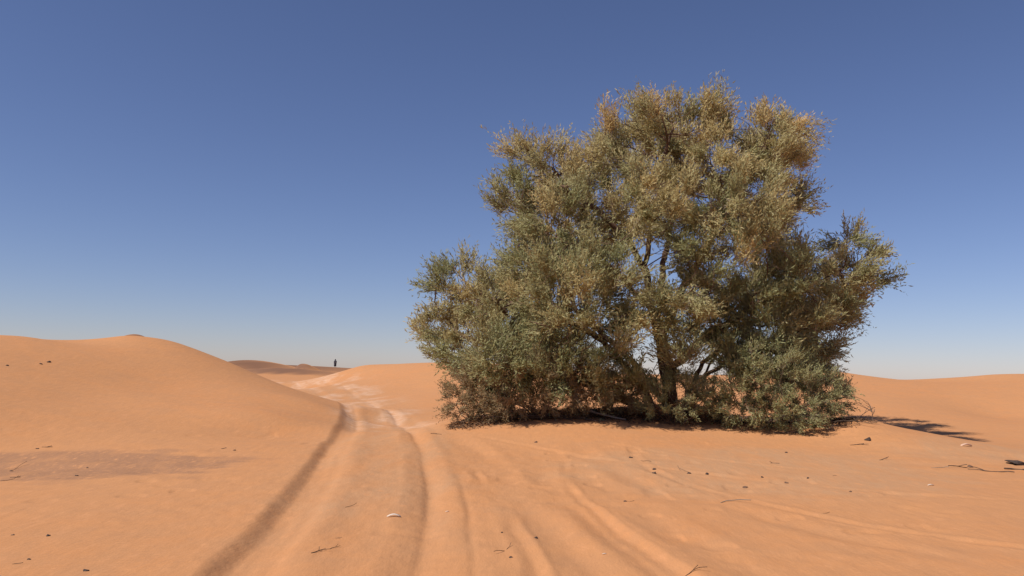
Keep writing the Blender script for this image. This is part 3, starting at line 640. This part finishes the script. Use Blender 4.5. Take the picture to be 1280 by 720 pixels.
def leaf_litter():
    rng = np.random.RandomState(64); n = 8000
    x = rng.uniform(-1.5, 9.0, n); front = 20.3+.35*np.sin(x*1.3)+.45*fbm(x/1.1, x*0, 2, 3)-.55*gauss(x-6.5, 1.6)
    y = front+np.abs(rng.normal(0, .9, n))-.25*rng.rand(n)**3*2
    z = height(x, y)+.006; a = rng.uniform(0, 6.283, n); l = rng.uniform(.03, .13, n)*np.where(rng.rand(n) < .12, 2.2, 1); w = rng.uniform(.004, .014, n); t = rng.uniform(0, .05, n)
    d = np.stack([np.cos(a), np.sin(a), np.zeros(n)], 1); s = np.stack([-np.sin(a), np.cos(a), np.zeros(n)], 1)
    o = np.stack([x, y, z], 1); up = np.array([0, 0, 1.])
    V = np.stack([o-s*w[:, None], o+s*w[:, None], o+d*l[:, None]+s*w[:, None]+up*t[:, None], o+d*l[:, None]-s*w[:, None]+up*t[:, None]*.7], 1).reshape(-1, 3)
    me = np_mesh('leaf_litter', V, np.arange(4*n).reshape(-1, 4), M_BROWNWOOD)
    tag(link(bpy.data.objects.new('leaf_litter', me)), 'dry twigs and dead leaves littering the sand under the tree', kind='stuff')
leaf_litter()

# bare sapling beside the tree's shadow
def sapling(x, y, h):
    rng = np.random.RandomState(8); root = empty('dry_sapling', (x, y, hz(x, y)))
    tag(root, 'small leafless grey sapling standing at the edge of the tree\'s shadow', 'sapling')
    V, F = branch_mesh(rng, h, .008, 9, .22, 1.0)
    V = V[:, [2, 1, 0]]; V[:, 0] *= -1; V[:, 2] -= .04
    mesh_obj('stem', V, F, M_TWIG, root, True)
    return root
sapling(8.95, 19.91, .55)

# ---------------------------------------------------------------- litter on the sand
def stone_mesh(rng, size, flat=False):
    bm = bmesh.new(); bmesh.ops.create_icosphere(bm, subdivisions=2, radius=.5)
    s = np.array([1, rng.uniform(.6, .9), .24 if flat else rng.uniform(.45, .75)])
    off = rng.rand(3)*20
    for v in bm.verts:
        c = np.array(v.co); k = 1+.34*math.sin(c[0]*6+off[0])*math.cos(c[1]*7+off[1])+.2*math.sin(c[2]*10+c[0]*5+off[2])+rng.normal(0, .06)
        v.co = c*s*k*size
    me = bpy.data.meshes.new('stone'); bm.to_mesh(me); bm.free()
    me.polygons.foreach_set('use_smooth', [True]*len(me.polygons)); return me
def shard_mesh(rng, size, thick=.1):
    """a curved thin flake"""
    n = 9; V = []; F = []
    for j, zz in enumerate((0, 1)):
        for k in range(n):
            a = 2*math.pi*k/n; r = size*.5*(1+.25*math.sin(2*a+1)+rng.normal(0, .08)); x, y = r*math.cos(a), r*.42*math.sin(a)
            V.append((x, y, .16*size-(x/size)**2*.5*size+zz*thick*size))
    V += [(0, 0, .17*size), (0, 0, .17*size+thick*size)]
    for k in range(n):
        k2 = (k+1) % n
        F += [(k, k2, n+k2, n+k), (2*n, k2, k), (2*n+1, n+k, n+k2)]
    return V, F
rl = np.random.RandomState(31)
for kind, x, y, size, ang, lab in LITTER:
    z = hz(x, y); a = math.radians(ang)
    if kind == 's':
        me = stone_mesh(rl, size*.95, 'flat' in lab); me.materials.append(M_BROWNSTONE if 'brown' in lab else M_STONE)
        o = link(bpy.data.objects.new('stone', me)); o.location = (x, y, z+size*(.10 if 'flat' in lab else .02)); o.rotation_euler = (rl.uniform(-.2, .2), rl.uniform(-.2, .2), a)
        tag(o, lab, 'stone', 'stones and pebbles scattered on the sand')
    elif kind == 'c':
        nm = 'salt_crust_slab' if 'slab' in lab else ('white_fragment' if 'fragment' in lab else 'white_chip')
        V, F = shard_mesh(rl, size); o = mesh_obj(nm, V, F, M_CRUST if 'slab' in lab else M_WHITE, None, True)
        o.location = (x, y, z); o.rotation_euler = (0, 0, a)
        tag(o, lab, 'crust slab' if 'slab' in lab else ('fragment' if 'fragment' in lab else 'chip'), 'white chips on the sand' if nm == 'white_chip' else None)
    elif kind == 't':
        # sticks that look upright in the view lie along the line of sight: lengthen those
        Lg = size*(1+1.6*abs(math.sin(a))); rr = min(.02, .06*size+.004) if 'thick' not in lab else .035
        V, F = branch_mesh(rl, Lg, rr, 2 if 'forked' in lab else (1 if size > .09 else 0), .45, .5, 1)
        V = V-np.array([Lg/2, 0, 0]); V, z0 = lay(V, x, y, a, rr*.25)
        o = mesh_obj('twig', V, F, M_TWIG if ('pale' in lab or 'grey stick' in lab) else (M_BROWNWOOD if 'brown' in lab else M_DEAD), None, True); o.location = (x, y, z0)
        tag(o, lab, 'twig', 'twigs scattered on the sand')

# ---------------------------------------------------------------- the far figure
def person(x, y):
    root = empty('person', (x, y, hz(x, y))); root.rotation_euler = (0, 0, math.radians(-20))
    tag(root, 'distant standing person in dark loose clothes on the flat sand beyond the tracks', 'person')
    cloth = plain('dark_cloth', (.035, .034, .045), (.06, .055, .07), 6, .9, .3); skin = plain('skin', (.20, .11, .07), (.24, .13, .09), 10, .6, .1)
    wrap = plain('dark_headscarf', (.03, .03, .045), (.05, .045, .06), 8, .9, .3)
    J = {'pel': (0, 0, .95, .15), 'bel': (0, 0, 1.12, .14), 'che': (0, .01, 1.34, .165), 'nec': (0, .01, 1.50, .06), 'hd': (0, -.01, 1.60, .085), 'top': (0, 0, 1.72, .075)}
    E = [('pel', 'bel'), ('bel', 'che'), ('che', 'nec'), ('nec', 'hd'), ('hd', 'top')]
    for s, q in ((-1, 'l'), (1, 'r')):
        J.update({'sh'+q: (s*.19, .0, 1.42, .07), 'el'+q: (s*.30, -.02, 1.14, .05), 'wr'+q: (s*.24, -.16, .96, .035), 'ha'+q: (s*.21, -.20, .90, .035),
                  'hi'+q: (s*.10, 0, .88, .10), 'kn'+q: (s*.12, -.03*s, .48, .065), 'an'+q: (s*.13, .02*s, .09, .045), 'to'+q: (s*.15, -.15, .04, .04)})
        E += [('che', 'sh'+q), ('sh'+q, 'el'+q), ('el'+q, 'wr'+q), ('wr'+q, 'ha'+q), ('pel', 'hi'+q), ('hi'+q, 'kn'+q), ('kn'+q, 'an'+q), ('an'+q, 'to'+q)]
    ks = list(J); me = bpy.data.meshes.new('body'); me.from_pydata([J[k][:3] for k in ks], [(ks.index(a), ks.index(b)) for a, b in E], []); me.materials.append(skin)
    o = link(bpy.data.objects.new('body', me)); o.parent = root
    mo = o.modifiers.new('skin', 'SKIN'); me.skin_vertices.new() if not me.skin_vertices else None
    for k, sv in zip(ks, me.skin_vertices[0].data): sv.radius = (J[k][3], J[k][3]); sv.use_root = (k == 'pel')
    o.modifiers.new('smooth', 'SUBSURF').render_levels = 2
    # a loose robe to the shins, and a wrapped scarf
    def ringed(name, prof, mat, fold):
        V = []; F = []; n = 28
        for z, rx, ry, ox in prof:
            for k in range(n):
                w = 2*math.pi*k/n; f = 1+fold*math.sin(7*w+z*3)*(1.5-min(z, 1.5))
                V.append((ox+rx*f*math.cos(w), ry*f*math.sin(w), z))
        for i in range(len(prof)-1):
            for k in range(n): F.append((i*n+k, i*n+(k+1) % n, (i+1)*n+(k+1) % n, (i+1)*n+k))
        p = mesh_obj(name, V, F, mat, root, True); p.modifiers.new('thick', 'SOLIDIFY').thickness = .012
    ringed('robe', [(.22, .27, .24, 0), (.55, .27, .235, 0), (.9, .30, .24, 0), (1.15, .36, .24, 0), (1.33, .33, .22, 0), (1.45, .25, .17, 0), (1.52, .11, .10, 0)], cloth, .06)
    ringed('headscarf', [(1.47, .15, .14, 0), (1.55, .12, .125, 0), (1.62, .125, .135, 0), (1.70, .125, .135, 0), (1.77, .10, .11, 0), (1.81, .03, .04, 0)], wrap, .05)
person(-39.0, 179.0)

# ---------------------------------------------------------------- light, sky, camera
SUN_EL, SUN_AZ = math.radians(51), math.radians(-121)      # azimuth from +Y, clockwise: the sun stands to the left, a little behind the camera
w = bpy.data.worlds.new('World'); sc.world = w; w.use_nodes = True
nt = w.node_tree; bg = nt.nodes['Background']
sky = nd(nt, 'ShaderNodeTexSky', sky_type='NISHITA'); sky.sun_disc = False
sky.sun_elevation = SUN_EL; sky.sun_rotation = SUN_AZ; sky.altitude = 1000; sky.air_density = 1.0; sky.dust_density = .4; sky.ozone_density = 5
# the camera's white balance leans a little to magenta
nt.links.new(mix(nt, 1.0, sky.outputs[0], (1.045, .918, 1.03), 'MULTIPLY'), bg.inputs['Color'])
bg.inputs['Strength'].default_value = .087
sun = bpy.data.lights.new('sun', 'SUN'); sun.energy = 4.8; sun.angle = math.radians(.53); sun.color = (1, .95, .87)
so = link(bpy.data.objects.new('sun', sun))
dv = Vector((math.sin(SUN_AZ)*math.cos(SUN_EL), math.cos(SUN_AZ)*math.cos(SUN_EL), math.sin(SUN_EL)))
so.rotation_euler = dv.to_track_quat('Z', 'Y').to_euler(); so.location = dv*100
cam = bpy.data.cameras.new('camera'); co = link(bpy.data.objects.new('camera', cam)); sc.camera = co
cam.sensor_width = 36; cam.lens = 36*1000/1280; cam.clip_start = .05; cam.clip_end = 20000
co.matrix_world = Matrix.Translation((0, 0, 1.65)) @ Matrix.Rotation(math.pi/2+math.atan(.104), 4, 'X') @ Matrix.Rotation(math.radians(1.2), 4, 'Z')
vs = sc.view_settings; vs.view_transform = 'Standard'; vs.look = 'None'; vs.exposure = 0; vs.gamma = 1; vs.use_curve_mapping = False
sc.cycles.max_bounces = 10; sc.cycles.diffuse_bounces = 8; sc.cycles.transmission_bounces = 8; sc.cycles.use_denoising = True
